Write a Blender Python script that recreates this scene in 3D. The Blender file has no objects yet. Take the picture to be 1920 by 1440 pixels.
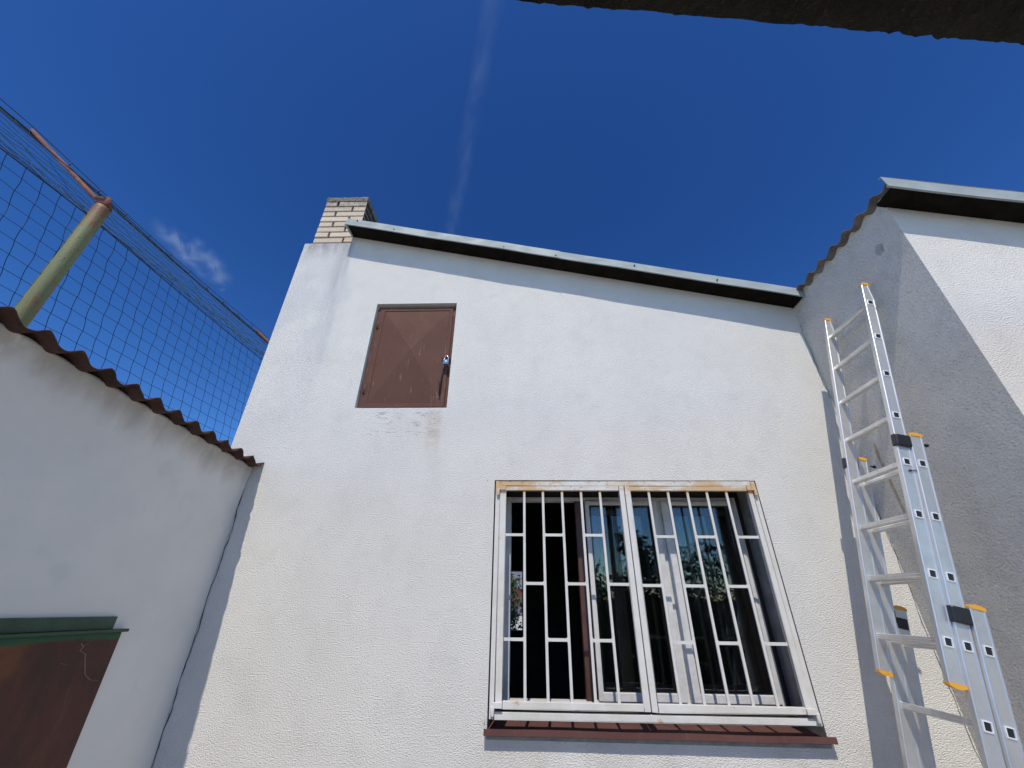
import bpy, bmesh, math, random
from mathutils import Vector, Matrix, noise as mnoise
random.seed(7)
S = bpy.context.scene
COL = S.collection

# ------------------------------------------------------------------ camera
F_PX = 761.65
YAW, PITCH, ROLL = -0.0381713, 0.506380, 0.012481
def cam_axes():
    cy, sy, cp, sp, cr, sr = (math.cos(YAW), math.sin(YAW), math.cos(PITCH), math.sin(PITCH), math.cos(ROLL), math.sin(ROLL))
    f = Vector((sy*cp, cy*cp, sp)); rt = Vector((cy, -sy, 0)); up = rt.cross(f)
    return cr*rt + sr*up, -sr*rt + cr*up, f
r_, u_, f_ = cam_axes()
cam = bpy.data.cameras.new('camera')
cam.sensor_width = 36.0; cam.lens = 36.0*F_PX/1920.0
cam.clip_start = 0.02; cam.clip_end = 6000
camo = bpy.data.objects.new('camera', cam); COL.objects.link(camo)
camo.matrix_world = Matrix(((r_.x, u_.x, -f_.x, 0), (r_.y, u_.y, -f_.y, 0), (r_.z, u_.z, -f_.z, 0), (0, 0, 0, 1)))
S.camera = camo

# ------------------------------------------------------------------ light
SUN_DIR = Vector((0.075, 1.0, -1.5)).normalized()        # the way the light travels
w = bpy.data.worlds.new('World'); S.world = w; w.use_nodes = True
nt = w.node_tree; bg = nt.nodes['Background']
sky = nt.nodes.new('ShaderNodeTexSky'); sky.sky_type = 'NISHITA'; sky.sun_disc = False
sky.sun_elevation = math.asin(-SUN_DIR.z)
sky.sun_rotation = math.atan2(-SUN_DIR.x, -SUN_DIR.y)
sky.altitude = 300; sky.air_density = 1.0; sky.dust_density = 0.5; sky.ozone_density = 2.2
hs = nt.nodes.new('ShaderNodeHueSaturation'); hs.inputs['Saturation'].default_value = 1.20
gm = nt.nodes.new('ShaderNodeGamma'); gm.inputs[1].default_value = 1.6   # the deep, contrasty blue of the phone's picture
nt.links.new(sky.outputs[0], hs.inputs['Color']); nt.links.new(hs.outputs[0], gm.inputs[0]); nt.links.new(gm.outputs[0], bg.inputs[0])
bg.inputs[1].default_value = 0.063
sl = bpy.data.lights.new('sun', 'SUN'); sl.energy = 3.65; sl.angle = math.radians(0.53); sl.color = (1.0, 0.94, 0.85)
so = bpy.data.objects.new('sun', sl); COL.objects.link(so)
so.rotation_euler = SUN_DIR.to_track_quat('-Z', 'Y').to_euler(); so.location = (-2, -20, 30)
S.view_settings.view_transform = 'Standard'; S.view_settings.look = 'None'
S.view_settings.exposure = 0.0; S.view_settings.gamma = 1.0; S.view_settings.use_curve_mapping = False
S.render.engine = 'CYCLES'
S.cycles.max_bounces = 8; S.cycles.diffuse_bounces = 4; S.cycles.transparent_max_bounces = 12

G = -2.2                                                   # ground level; the lens is at the origin

# ------------------------------------------------------------------ material helper
class N:
    def __init__(s, name, rough=0.6, metal=0.0, spec=0.5):
        s.m = bpy.data.materials.new(name); s.m.use_nodes = True
        s.t = s.m.node_tree; s.b = s.t.nodes['Principled BSDF']
        s.b.inputs['Roughness'].default_value = rough; s.b.inputs['Metallic'].default_value = metal
        s.b.inputs['Specular IOR Level'].default_value = spec
        s.tc = None
    def node(s, ty, **kw):
        n = s.t.nodes.new(ty)
        for k, v in kw.items(): setattr(n, k, v)
        return n
    def link(s, a, b): s.t.links.new(a, b)
    def put(s, inp, v):
        if isinstance(v, bpy.types.NodeSocket): s.link(v, inp)
        elif isinstance(v, (tuple, list)) and len(v) == 3 and inp.type == 'RGBA': inp.default_value = (*v, 1)
        else: inp.default_value = v
    def obj(s):
        if s.tc is None: s.tc = s.node('ShaderNodeTexCoord')
        return s.tc.outputs['Object']
    def xyz(s):
        n = s.node('ShaderNodeSeparateXYZ'); s.link(s.obj(), n.inputs[0]); return n.outputs
    def noise(s, scale, detail=4, rough=0.55, stretch=None, off=(0, 0, 0), dist=0.0):
        mp = s.node('ShaderNodeMapping'); s.link(s.obj(), mp.inputs[0])
        mp.inputs['Location'].default_value = off
        if stretch: mp.inputs['Scale'].default_value = stretch
        n = s.node('ShaderNodeTexNoise'); s.link(mp.outputs[0], n.inputs['Vector'])
        n.inputs['Scale'].default_value = scale; n.inputs['Detail'].default_value = detail
        n.inputs['Roughness'].default_value = rough; n.inputs['Distortion'].default_value = dist
        return n.outputs[0]
    def math(s, op, a, b=0.0, c=0.0, clamp=False):
        n = s.node('ShaderNodeMath', operation=op, use_clamp=clamp)
        s.put(n.inputs[0], a); s.put(n.inputs[1], b)
        if len(n.inputs) > 2: s.put(n.inputs[2], c)
        return n.outputs[0]
    def ramp(s, v, a, b, lo=0.0, hi=1.0):                  # smooth step from a to b
        n = s.node('ShaderNodeMapRange', interpolation_type='SMOOTHSTEP')
        s.put(n.inputs[0], v); n.inputs[1].default_value = a; n.inputs[2].default_value = b
        n.inputs[3].default_value = lo; n.inputs[4].default_value = hi
        return n.outputs[0]
    def mul(s, *v):
        r = v[0]
        for x in v[1:]: r = s.math('MULTIPLY', r, x)
        return r
    def mix(s, fac, a, b):
        n = s.node('ShaderNodeMix', data_type='RGBA')
        s.put(n.inputs[0], fac); s.put(n.inputs[6], a); s.put(n.inputs[7], b)
        return n.outputs[2]
    def color(s, c): s.put(s.b.inputs['Base Color'], c); return s
    def bump(s, h, dist, strength=1.0, prev=None):
        n = s.node('ShaderNodeBump'); n.inputs['Distance'].default_value = dist; n.inputs['Strength'].default_value = strength
        s.link(h, n.inputs['Height'])
        if prev is not None: s.link(prev, n.inputs['Normal'])
        s.link(n.outputs[0], s.b.inputs['Normal']); return n.outputs[0]

def grains(n, sc):
    v = n.node('ShaderNodeTexVoronoi', feature='SMOOTH_F1'); n.link(n.obj(), v.inputs['Vector'])
    v.inputs['Scale'].default_value = sc
    return v.outputs['Distance']

def stucco(name, col, scale, dist, dirt):
    n = N(name, 0.93, 0, 0.2)
    fine = n.noise(scale, 2, 0.6, stretch=(0.8, 0.8, 1.15)); mid = n.noise(scale*0.5, 2, 0.5); pit = n.noise(scale*0.8, 2, 0.5, off=(7, 3, 5))
    big = n.noise(1.3, 4, 0.6); patch = n.noise(5.0, 3, 0.6)
    c = n.mix(n.ramp(big, 0.35, 0.75), col, tuple(x*0.93 for x in col))
    c = n.mix(n.mul(n.ramp(patch, 0.45, 0.75), 0.5), c, tuple(x*0.86 for x in col))
    c = n.mix(n.mul(n.ramp(pit, 0.36, 0.24), 0.55), c, tuple(x*0.45 for x in col))
    c = n.mix(n.mul(n.ramp(fine, 0.45, 0.30), 0.22), c, tuple(x*0.6 for x in col))
    c = n.mix(n.mul(n.ramp(n.noise(30, 2, 0.5, off=(11, 4, 8)), 0.745, 0.775), 0.6), c, tuple(x*0.4 for x in col))    # odd pits
    if dirt: c = dirt(n, c)
    n.color(c)
    h = n.math('ADD', n.mul(fine, 0.9), n.mul(mid, 0.22))
    n.bump(h, dist)
    return n.m

def box_mask(n, v, lo0, lo1, hi1, hi0): return n.mul(n.ramp(v, lo0, lo1), n.ramp(v, hi0, hi1))

def house_dirt(n, c):
    x, y, z = n.xyz(); z = n.math('ADD', z, G)             # the house root stands on the ground
    st = n.noise(9, 4, 0.6, stretch=(1.0, 1.0, 0.12)); blot = n.noise(14, 5, 0.7); sm = n.noise(3, 3, 0.5)
    # dark top of the chimney breast, dirty streak, broad blue-grey tone
    m = n.mul(n.ramp(x, -1.77, -1.83), n.ramp(z, 3.02, 3.33), n.ramp(n.math('ADD', n.mul(st, .6), n.mul(blot, .4)), 0.34, 0.62))
    c = n.mix(n.mul(m, 0.85), c, (0.17, 0.16, 0.145))
    m = n.mul(n.ramp(x, -1.74, -1.80), n.ramp(x, -1.98, -1.84), n.ramp(z, 1.1, 3.1), n.ramp(st, 0.30, 0.66))
    c = n.mix(n.mul(m, 0.55), c, (0.31, 0.31, 0.32))
    m = n.mul(n.ramp(x, -1.60, -1.78), n.ramp(z, 0.6, 2.6), n.ramp(sm, 0.25, 0.6))
    c = n.mix(n.mul(m, 0.35), c, (0.47, 0.48, 0.51))
    # wear under the hatch: thin dirty scratches and a rust run
    sc = n.noise(26, 4, 0.7, stretch=(0.35, 1, 1.6), dist=0.6)
    m = n.mul(box_mask(n, x, -1.32, -1.2, -0.72, -0.66), box_mask(n, z, 1.1, 1.22, 1.36, 1.40), n.ramp(sc, 0.56, 0.62))
    c = n.mix(n.mul(m, 0.6), c, (0.34, 0.31, 0.26))
    m = n.mul(box_mask(n, x, -0.82, -0.74, -0.69, -0.64), box_mask(n, z, 0.95, 1.2, 1.37, 1.405), n.ramp(blot, 0.30, 0.58))
    c = n.mix(n.mul(m, 0.42), c, (0.46, 0.35, 0.25))
    # splash marks round the sill
    m = n.mul(n.ramp(z, -0.45, -0.75), n.ramp(n.math('ADD', n.mul(sm, .7), n.mul(blot, .3)), 0.36, 0.62), n.ramp(x, -0.6, 0.0))
    c = n.mix(n.mul(m, 0.45), c, (0.50, 0.48, 0.40))
    return c
M = {}
M['stucco'] = stucco('white_stucco', (0.745, 0.72, 0.655), 135, 0.0105, house_dirt)

def wing_dirt(n, c):
    x, y, z = n.xyz(); z = n.math('ADD', z, G); y = n.math('ADD', y, 1.868)
    w_ = n.noise(6, 3); blot = n.noise(16, 5, 0.7)
    c = n.mix(n.mul(n.ramp(w_, 0.4, 0.75), 0.3), c, (0.52, 0.50, 0.46))
    yy = n.math('SUBTRACT', y, n.math('ADD', 2.735, n.mul(n.math('SUBTRACT', w_, 0.5), 0.03)))
    m = n.mul(n.ramp(n.math('ABSOLUTE', yy), 0.018, 0.006), n.ramp(z, 0.45, 0.6), n.ramp(z, 1.08, 1.0), n.ramp(blot, 0.30, 0.5), n.ramp(n.math('ABSOLUTE', x), 0.05, 0.02))
    c = n.mix(n.mul(m, 0.7), c, (0.36, 0.24, 0.12))
    return c
M['wing_stucco'] = stucco('wing_stucco', (0.76, 0.72, 0.645), 125, 0.011, None)
M['rough_stucco'] = stucco('coarse_stucco', (0.76, 0.72, 0.645), 82, 0.022, wing_dirt)

def smooth_plaster():
    n = N('smooth_plaster', 0.9, 0, 0.25)
    x, y, z = n.xyz(); z = n.math('ADD', z, G); y = n.math('ADD', y, 2.0)
    big = n.noise(1.6, 4, 0.6); blot = n.noise(9, 5, 0.7); st = n.noise(7, 4, 0.6, stretch=(1, 1, 0.3))
    spots = n.noise(5.5, 2, 0.5, off=(3, 1, 0))
    c = n.mix(n.ramp(big, 0.3, 0.75), (0.75, 0.725, 0.655), (0.67, 0.655, 0.60))
    c = n.mix(n.mul(n.ramp(spots, 0.60, 0.78), 0.25), c, (0.50, 0.51, 0.49))
    # brown drips below the sheet edge
    e = n.math('ADD', z, n.mul(n.math('SUBTRACT', y, 1.2), 0.028))
    m = n.mul(n.ramp(n.math('ADD', e, n.mul(n.math('SUBTRACT', st, 0.5), 0.26)), 0.76, 0.97), n.ramp(blot, 0.15, 0.50))
    c = n.mix(n.mul(m, 0.62), c, (0.24, 0.195, 0.14))
    n.color(c); n.bump(n.math('ADD', n.noise(3, 3), n.mul(n.noise(60, 3), 0.05)), 0.02, 0.5)
    return n.m
M['plaster'] = smooth_plaster()

def simple(name, col, rough=0.6, metal=0.0, var=0.15, scale=8, bump=0.0, bscale=40, spec=0.5):
    n = N(name, rough, metal, spec)
    c = n.mix(n.ramp(n.noise(scale, 4, 0.6), 0.3, 0.7), tuple(x*(1+var) for x in col), tuple(x*(1-var) for x in col))
    n.color(c)
    if bump: n.bump(n.noise(bscale, 4, 0.6), bump)
    return n.m
M['reveal'] = simple('grey_reveal_render', (0.27, 0.27, 0.25), 0.9, 0, 0.2, 12, 0.006, 60)
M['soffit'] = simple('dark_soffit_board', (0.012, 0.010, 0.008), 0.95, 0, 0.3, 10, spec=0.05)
M['crack'] = simple('dark_gap', (0.03, 0.028, 0.026), 1.0)
M['patch'] = simple('bare_filler', (0.40, 0.385, 0.35), 0.95, 0, 0.15, 30, 0.004, 120)
M['mortar'] = simple('grey_mortar', (0.11, 0.09, 0.07), 0.95, 0, 0.3, 30, 0.006, 90)
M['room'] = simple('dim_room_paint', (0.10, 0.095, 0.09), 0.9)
M['black_plastic'] = simple('black_plastic', (0.018, 0.018, 0.02), 0.35, 0, 0.1)
M['yellow_plastic'] = simple('yellow_plastic', (0.75, 0.36, 0.03), 0.45, 0, 0.06)
M['brass_brown'] = simple('brown_window_post', (0.085, 0.035, 0.025), 0.5, 0, 0.15)
M['ground'] = simple('pale_concrete', (0.475, 0.45, 0.41), 0.95, 0, 0.15, 2.0, 0.004, 30)
M['wire'] = simple('dark_green_wire', (0.012, 0.022, 0.022), 0.6)
M['net'] = simple('green_net_cord', (0.012, 0.028, 0.034), 0.7)
M['strip_net'] = simple('pale_green_net_cord', (0.012, 0.036, 0.036), 0.7)
M['leaf'] = simple('leaf_green', (0.030, 0.060, 0.017), 0.6, 0, 0.45, 5)
M['bark'] = simple('bark', (0.10, 0.075, 0.05), 0.9, 0, 0.3, 10)
M['orange_wall'] = simple('orange_render', (0.50, 0.20, 0.12), 0.9)
M['white_block'] = simple('white_block', (0.60, 0.59, 0.55), 0.9)
M['far_roof'] = simple('grey_roof', (0.12, 0.13, 0.15), 0.8)
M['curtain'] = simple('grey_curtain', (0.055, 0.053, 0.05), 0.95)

def zinc():
    n = N('zinc_flashing', 0.6, 0.0, 0.18)
    sp = n.noise(9, 4, 0.6, stretch=(0.6, 1, 1)); st = n.noise(40, 3, 0.6)
    c = n.mix(n.ramp(sp, 0.3, 0.72), (0.345, 0.38, 0.36), (0.27, 0.305, 0.295))
    c = n.mix(n.mul(n.ramp(st, 0.58, 0.72), 0.4), c, (0.30, 0.33, 0.32))
    n.color(c); n.put(n.b.inputs['Roughness'], n.ramp(sp, 0.3, 0.7, 0.52, 0.68))
    n.bump(n.noise(2.2, 2, stretch=(1, 3, 3)), 0.02, 0.3)
    return n.m
M['zinc'] = zinc()

def alu():
    n = N('brushed_aluminium', 0.36, 0.78)
    br = n.noise(30, 3, 0.6, stretch=(0.3, 1, 0.15)); sm = n.noise(5, 4, 0.65)
    c = n.mix(n.ramp(sm, 0.3, 0.72), (0.84, 0.82, 0.78), (0.66, 0.65, 0.62))
    c = n.mix(n.mul(n.ramp(br, 0.55, 0.75), 0.3), c, (0.5, 0.5, 0.5))
    n.color(c); n.put(n.b.inputs['Roughness'], n.ramp(sm, 0.3, 0.7, 0.30, 0.46))
    return n.m
M['alu'] = alu()

M['rim'] = simple('bright_rung_rim', (0.86, 0.87, 0.88), 0.35, 0.25, 0.03)
def sandlime():
    n = N('cream_brick', 0.9, 0, 0.2)
    ge = n.node('ShaderNodeNewGeometry'); sx = n.node('ShaderNodeSeparateXYZ'); n.link(ge.outputs['Position'], sx.inputs[0]); x, y, z = sx.outputs
    f = n.noise(22, 5, 0.7); sp = n.noise(60, 3, 0.7)
    oi = n.node('ShaderNodeObjectInfo')
    c = n.mix(oi.outputs['Random'], (0.66, 0.56, 0.42), (0.56, 0.47, 0.36))
    c = n.mix(n.mul(n.ramp(f, 0.5, 0.8), 0.4), c, (0.38, 0.33, 0.26))
    c = n.mix(n.mul(n.ramp(sp, 0.66, 0.74), 0.5), c, (0.16, 0.13, 0.10))
    m = n.mul(n.ramp(z, 3.78, 4.0), n.ramp(f, 0.28, 0.6))
    c = n.mix(n.mul(m, 0.9), c, (0.21, 0.19, 0.16))
    c = n.mix(n.ramp(x, -1.7640, -1.7615), c, (0.045, 0.04, 0.033))       # right side face near-black
    n.color(c); n.bump(n.noise(70, 4, 0.7), 0.006); return n.m
M['brick'] = sandlime()
def capcol():
    n = N('lichened_cap', 0.95, 0, 0.2)
    f = n.noise(26, 5, 0.75); g = n.noise(55, 3, 0.7, off=(2, 0, 1)); k = n.noise(8, 3, 0.6)
    c = n.mix(n.ramp(f, 0.3, 0.65), (0.10, 0.092, 0.075), (0.26, 0.235, 0.19))
    c = n.mix(n.mul(n.ramp(g, 0.62, 0.68), 0.8), c, (0.50, 0.42, 0.30))
    c = n.mix(n.mul(n.ramp(k, 0.62, 0.72), 0.7), c, (0.24, 0.17, 0.08))
    n.color(c); n.bump(f, 0.02); return n.m
M['cap'] = capcol()

def brown_paint(name, base, dark, scuff):
    n = N(name, 0.7, 0.0, 0.10)
    x, y, z = n.xyz()
    f = n.noise(4, 4, 0.6); st = n.noise(22, 4, 0.7, stretch=(1.2, 1, 0.16)); sc = n.noise(11, 5, 0.75, stretch=(1, 1, 0.6))
    c = n.mix(n.ramp(f, 0.3, 0.72), base, dark)
    c = n.mix(n.mul(n.ramp(st, 0.57, 0.70), n.ramp(sc, 0.45, 0.65), scuff), c, (0.36, 0.30, 0.29))
    n.color(c); n.put(n.b.inputs['Roughness'], n.ramp(sc, 0.3, 0.7, 0.62, 0.8))
    n.bump(n.noise(7, 3), 0.006, 0.4); return n.m
M['hatch_paint'] = brown_paint('brown_hatch_paint', (0.128, 0.064, 0.046), (0.116, 0.057, 0.042), 0.6)
M['sill_paint'] = brown_paint('brown_sill_paint', (0.125, 0.060, 0.050), (0.10, 0.047, 0.040), 0.25)

def grille_paint():
    n = N('yellowed_white_paint', 0.5, 0, 0.4)
    x, y, z = n.xyz(); z = n.math('ADD', z, G)
    f = n.noise(5, 4, 0.65); st = n.noise(10, 4, 0.6, stretch=(0.35, 1, 1)); sp = n.noise(80, 2, 0.6); rr = n.noise(9, 4, 0.65, off=(5, 2, 1))
    c = n.mix(n.ramp(f, 0.35, 0.72), (0.67, 0.655, 0.605), (0.59, 0.56, 0.485))
    m = n.mul(n.ramp(n.math('ADD', z, n.mul(n.math('SUBTRACT', st, 0.5), 0.12)), 0.68, 0.75), n.ramp(n.noise(3.2, 4, 0.65, stretch=(0.8, 1, 2.5), off=(1, 2, 0)), 0.40, 0.56))
    c = n.mix(n.mul(m, 0.85), c, (0.56, 0.34, 0.13))
    m = n.mul(n.ramp(z, 0.73, 0.76), n.ramp(sp, 0.63, 0.68)); c = n.mix(n.mul(m, 0.7), c, (0.22, 0.09, 0.04))
    m = n.mul(n.ramp(rr, 0.60, 0.72), n.ramp(z, -0.40, -0.47)); c = n.mix(n.mul(m, 0.85), c, (0.50, 0.27, 0.11))
    m = n.mul(n.ramp(rr, 0.62, 0.75), 0.5); c = n.mix(m, c, (0.56, 0.42, 0.26))
    n.color(c); n.bump(n.noise(50, 3), 0.002, 0.5); return n.m
M['grille'] = grille_paint()
M['frame_white'] = simple('white_window_paint', (0.60, 0.59, 0.56), 0.45, 0, 0.08, 14, 0.002, 40)

def door_brown():
    n = N('rust_brown_door_paint', 0.6, 0.0, 0.35)
    x, y, z = n.xyz(); z = n.math('ADD', z, G); y = n.math('ADD', y, 2.0)   # y measured on the door
    f = n.noise(3.5, 5, 0.65, stretch=(1, 1, 0.5)); st = n.noise(16, 4, 0.7, stretch=(1, 1, 0.2)); e = n.noise(7, 4, 0.6)
    c = n.mix(n.ramp(f, 0.32, 0.70), (0.095, 0.030, 0.018), (0.045, 0.017, 0.012))
    c = n.mix(n.mul(n.ramp(st, 0.56, 0.75), 0.4), c, (0.14, 0.075, 0.05))
    m = n.mul(n.ramp(y, 2.02, 1.86), n.ramp(e, 0.3, 0.6), n.ramp(z, -0.45, -0.2)); c = n.mix(n.mul(m, 0.65), c, (0.22, 0.075, 0.02))
    m = n.ramp(n.math('ADD', z, n.mul(n.math('SUBTRACT', e, 0.5), 0.07)), -0.158, -0.140); c = n.mix(m, c, (0.022, 0.085, 0.04))
    n.color(c); n.bump(n.noise(90, 3), 0.003, 0.6); return n.m
M['door'] = door_brown()
M['green_paint'] = simple('dark_green_paint', (0.012, 0.055, 0.028), 0.5, 0, 0.25, 9, 0.003, 60)

def fibre(name, col, under):
    n = N(name, 0.9, 0, 0.2)
    f = n.noise(9, 5, 0.7); g = n.noise(35, 4, 0.7)
    c = n.mix(n.ramp(f, 0.3, 0.7), col, under); c = n.mix(n.mul(n.ramp(g, 0.6, 0.7), 0.5), c, tuple(x*0.4 for x in under))
    n.color(c); n.bump(g, 0.006); return n.m
M['red_sheet'] = fibre('red_brown_roof_sheet', (0.090, 0.048, 0.037), (0.048, 0.029, 0.023))
M['grey_sheet'] = fibre('grey_brown_roof_sheet', (0.20, 0.17, 0.14), (0.10, 0.085, 0.075))

def post_paint():
    n = N('flaking_green_paint', 0.55, 0.0, 0.4)
    x, y, z = n.xyz()
    f = n.noise(4, 5, 0.65, stretch=(1, 1, 0.35)); g = n.noise(14, 5, 0.7, stretch=(1, 1, 0.4)); k = n.noise(45, 3, 0.7)
    c = n.mix(n.ramp(f, 0.35, 0.68), (0.17, 0.21, 0.10), (0.25, 0.22, 0.085))
    c = n.mix(n.mul(n.ramp(g, 0.54, 0.66), 0.8), c, (0.28, 0.13, 0.045))
    c = n.mix(n.mul(n.ramp(z, 4.15, 4.45), n.ramp(g, 0.32, 0.5)), c, (0.20, 0.085, 0.035))
    c = n.mix(n.mul(n.ramp(k, 0.64, 0.7), 0.6), c, (0.06, 0.025, 0.015))
    n.color(c); n.bump(g, 0.004); return n.m
M['post'] = post_paint()
M['rust'] = simple('rusty_pipe', (0.15, 0.05, 0.028), 0.8, 0.0, 0.45, 12, 0.004, 60)

def canopy_mat():
    n = N('dark_mossy_concrete', 0.95, 0, 0.15)
    f = n.noise(12, 6, 0.75); g = n.noise(60, 4, 0.7)
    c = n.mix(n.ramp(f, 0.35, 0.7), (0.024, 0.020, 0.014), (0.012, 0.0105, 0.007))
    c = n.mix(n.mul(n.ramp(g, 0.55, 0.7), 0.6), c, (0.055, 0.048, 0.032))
    n.color(c); n.bump(n.math('ADD', f, n.mul(g, 0.4)), 0.03); return n.m
M['canopy'] = canopy_mat()

def glass():
    n = N('window_glass'); t = n.t
    out = t.nodes['Material Output']; t.nodes.remove(n.b)
    fr = n.node('ShaderNodeFresnel'); fr.inputs[0].default_value = 1.62
    tr = n.node('ShaderNodeBsdfTransparent'); tr.inputs[0].default_value = (0.86, 0.88, 0.87, 1)
    gl = n.node('ShaderNodeBsdfGlossy'); gl.inputs['Roughness'].default_value = 0.01
    mx = n.node('ShaderNodeMixShader')
    bp = n.node('ShaderNodeBump'); bp.inputs['Distance'].default_value = 0.002; bp.inputs['Strength'].default_value = 0.25
    n.link(n.noise(5, 1), bp.inputs['Height']); n.link(bp.outputs[0], gl.inputs['Normal'])
    n.link(fr.outputs[0], mx.inputs[0]); n.link(tr.outputs[0], mx.inputs[1]); n.link(gl.outputs[0], mx.inputs[2])
    n.link(mx.outputs[0], out.inputs[0]); return n.m
M['glass'] = glass()
def chrome():
    n = N('padlock_steel', 0.25, 0.9); n.color((0.72, 0.74, 0.76)); return n.m
M['steel'] = chrome()
M['blue_steel'] = simple('blue_grey_lock_body', (0.10, 0.17, 0.22), 0.3, 0.5, 0.1)

# ------------------------------------------------------------------ mesh helpers
class MB:
    def __init__(s): s.v = []; s.f = []; s.mi = []; s.sm = []
    def face(s, pts, mi=0, smooth=False):
        b = len(s.v); s.v += [tuple(p) for p in pts]; s.f.append(tuple(range(b, b+len(pts)))); s.mi.append(mi); s.sm.append(smooth)
    def box(s, x0, x1, y0, y1, z0, z1, mi=0):
        P = [(x, y, z) for z in (z0, z1) for y in (y0, y1) for x in (x0, x1)]
        b = len(s.v); s.v += P
        for q in ((0, 2, 3, 1), (4, 5, 7, 6), (0, 1, 5, 4), (2, 6, 7, 3), (0, 4, 6, 2), (1, 3, 7, 5)):
            s.f.append(tuple(b+i for i in q)); s.mi.append(mi); s.sm.append(False)
    def loft(s, rings, closed=True, caps=True, mi=0, smooth=False):
        n = len(rings[0]); b = len(s.v)
        for r in rings: s.v += [tuple(p) for p in r]
        for k in range(len(rings)-1):
            for i in range(n if closed else n-1):
                j = (i+1) % n
                s.f.append((b+k*n+i, b+k*n+j, b+(k+1)*n+j, b+(k+1)*n+i)); s.mi.append(mi); s.sm.append(smooth)
        if caps and closed:
            s.f.append(tuple(b+i for i in range(n-1, -1, -1))); s.mi.append(mi); s.sm.append(False)
            s.f.append(tuple(b+(len(rings)-1)*n+i for i in range(n))); s.mi.append(mi); s.sm.append(False)
    def tube(s, pts, rad, n=8, mi=0, caps=True, smooth=True):
        pts = [Vector(p) for p in pts]; rings = []
        rads = rad if isinstance(rad, (list, tuple)) else [rad]*len(pts)
        for i, p in enumerate(pts):
            d = (pts[min(i+1, len(pts)-1)] - pts[max(i-1, 0)]).normalized()
            a = Vector((0, 0, 1)) if abs(d.z) < 0.9 else Vector((1, 0, 0))
            e1 = d.cross(a).normalized(); e2 = d.cross(e1)
            rings.append([p + rads[i]*(math.cos(2*math.pi*k/n)*e1 + math.sin(2*math.pi*k/n)*e2) for k in range(n)])
        s.loft(rings, True, caps, mi, smooth)
    def mesh(s, name, mats, off=(0, 0, 0)):
        me = bpy.data.meshes.new(name)
        me.from_pydata([(v[0]-off[0], v[1]-off[1], v[2]-off[2]) for v in s.v], [], s.f)
        for m in (mats if isinstance(mats, (list, tuple)) else [mats]): me.materials.append(m)
        me.polygons.foreach_set('material_index', s.mi); me.polygons.foreach_set('use_smooth', s.sm)
        bm = bmesh.new(); bm.from_mesh(me)
        bmesh.ops.remove_doubles(bm, verts=bm.verts, dist=1e-5)
        bmesh.ops.recalc_face_normals(bm, faces=bm.faces); bm.to_mesh(me); bm.free()
        me.update(); return me

def thing(name, label, cat, loc, group=None):
    o = bpy.data.objects.new(name, None); COL.objects.link(o); o.location = loc; o.empty_display_size = 0.1
    o['label'] = label; o['category'] = cat
    if group: o['group'] = group
    return o
def root_of(o):
    off = Vector((0, 0, 0))
    while o is not None: off += o.location; o = o.parent
    return off
def part(parent, name, mb, mats, label=None, kind=None, bevel=0.0):
    o = bpy.data.objects.new(name, mb.mesh(name, mats, root_of(parent))); COL.objects.link(o); o.parent = parent
    if label: o['label'] = label
    if kind: o['kind'] = kind
    if bevel:
        md = o.modifiers.new('edge', 'BEVEL'); md.width = bevel; md.segments = 2; md.limit_method = 'ANGLE'
    return o
def inst(parent, src, delta):
    o = src.copy(); COL.objects.link(o); o.parent = parent
    o.location = src.location + Vector(delta); return o

# ------------------------------------------------------------------ ground
mb = MB(); mb.face([(-150, -150, G), (150, -150, G), (150, 150, G), (-150, 150, G)])
go = bpy.data.objects.new('ground', mb.mesh('ground', M['ground'])); COL.objects.link(go); go['kind'] = 'structure'

# ------------------------------------------------------------------ white house
D = 2.93
XL, XP, XR = -2.295, -1.80, 2.403
HX0, HX1, HZ0, HZ1 = -1.386, -0.636, 1.412, 2.495         # hatch opening
WX0, WX1, WZ0, WZ1 = -0.229, 1.635, -0.615, 0.824         # window opening
def zb(x): return 3.394 - 0.243*(x + 1.818)               # lower edge of the verge
house = thing('white_house', 'white stuccoed house with a sloping metal roof edge and a barred window', 'house', (0, D, G))
mb = MB()
def wq(x0, x1, z0a, z0b, z1a, z1b, y=D): mb.face([(x0, y, z0a), (x1, y, z0b), (x1, y, z1b), (x0, y, z1a)])
t_ = 0.02
wq(XL, XP, G, G, 3.318, 3.318)
wq(XP, HX0, G, G, zb(XP)+t_, zb(HX0)+t_)
wq(HX0, HX1, G, G, HZ0, HZ0); wq(HX0, HX1, HZ1, HZ1, zb(HX0)+t_, zb(HX1)+t_)
wq(HX1, WX0, G, G, zb(HX1)+t_, zb(WX0)+t_)
wq(WX0, WX1, G, G, WZ0, WZ0); wq(WX0, WX1, WZ1, WZ1, zb(WX0)+t_, zb(WX1)+t_)
wq(WX1, XR, G, G, zb(WX1)+t_, zb(XR)+t_)
# chimney breast above the roof and outer walls
mb.face([(XL, D, 3.318), (XP, D, 3.318), (XP, 3.5, 3.318), (XL, 3.5, 3.318)])
mb.face([(XL, D, G), (XL, D, 3.318), (XL, 3.5, 3.318), (XL, 6.7, 3.3), (XL, 6.7, G)])
BX0, BX1, BZ0, BZ1 = -0.46, -0.066, -0.257, 0.494          # small opening in the rear wall
for a in ((XL, BX0, G, 2.3), (BX1, XR, G, 2.3), (BX0, BX1, G, BZ0), (BX0, BX1, BZ1, 2.3)):
    mb.face([(a[0], 6.7, a[2]), (a[1], 6.7, a[2]), (a[1], 6.7, a[3]), (a[0], 6.7, a[3])])
wall = part(house, 'wall', mb, M['stucco'])
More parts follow.
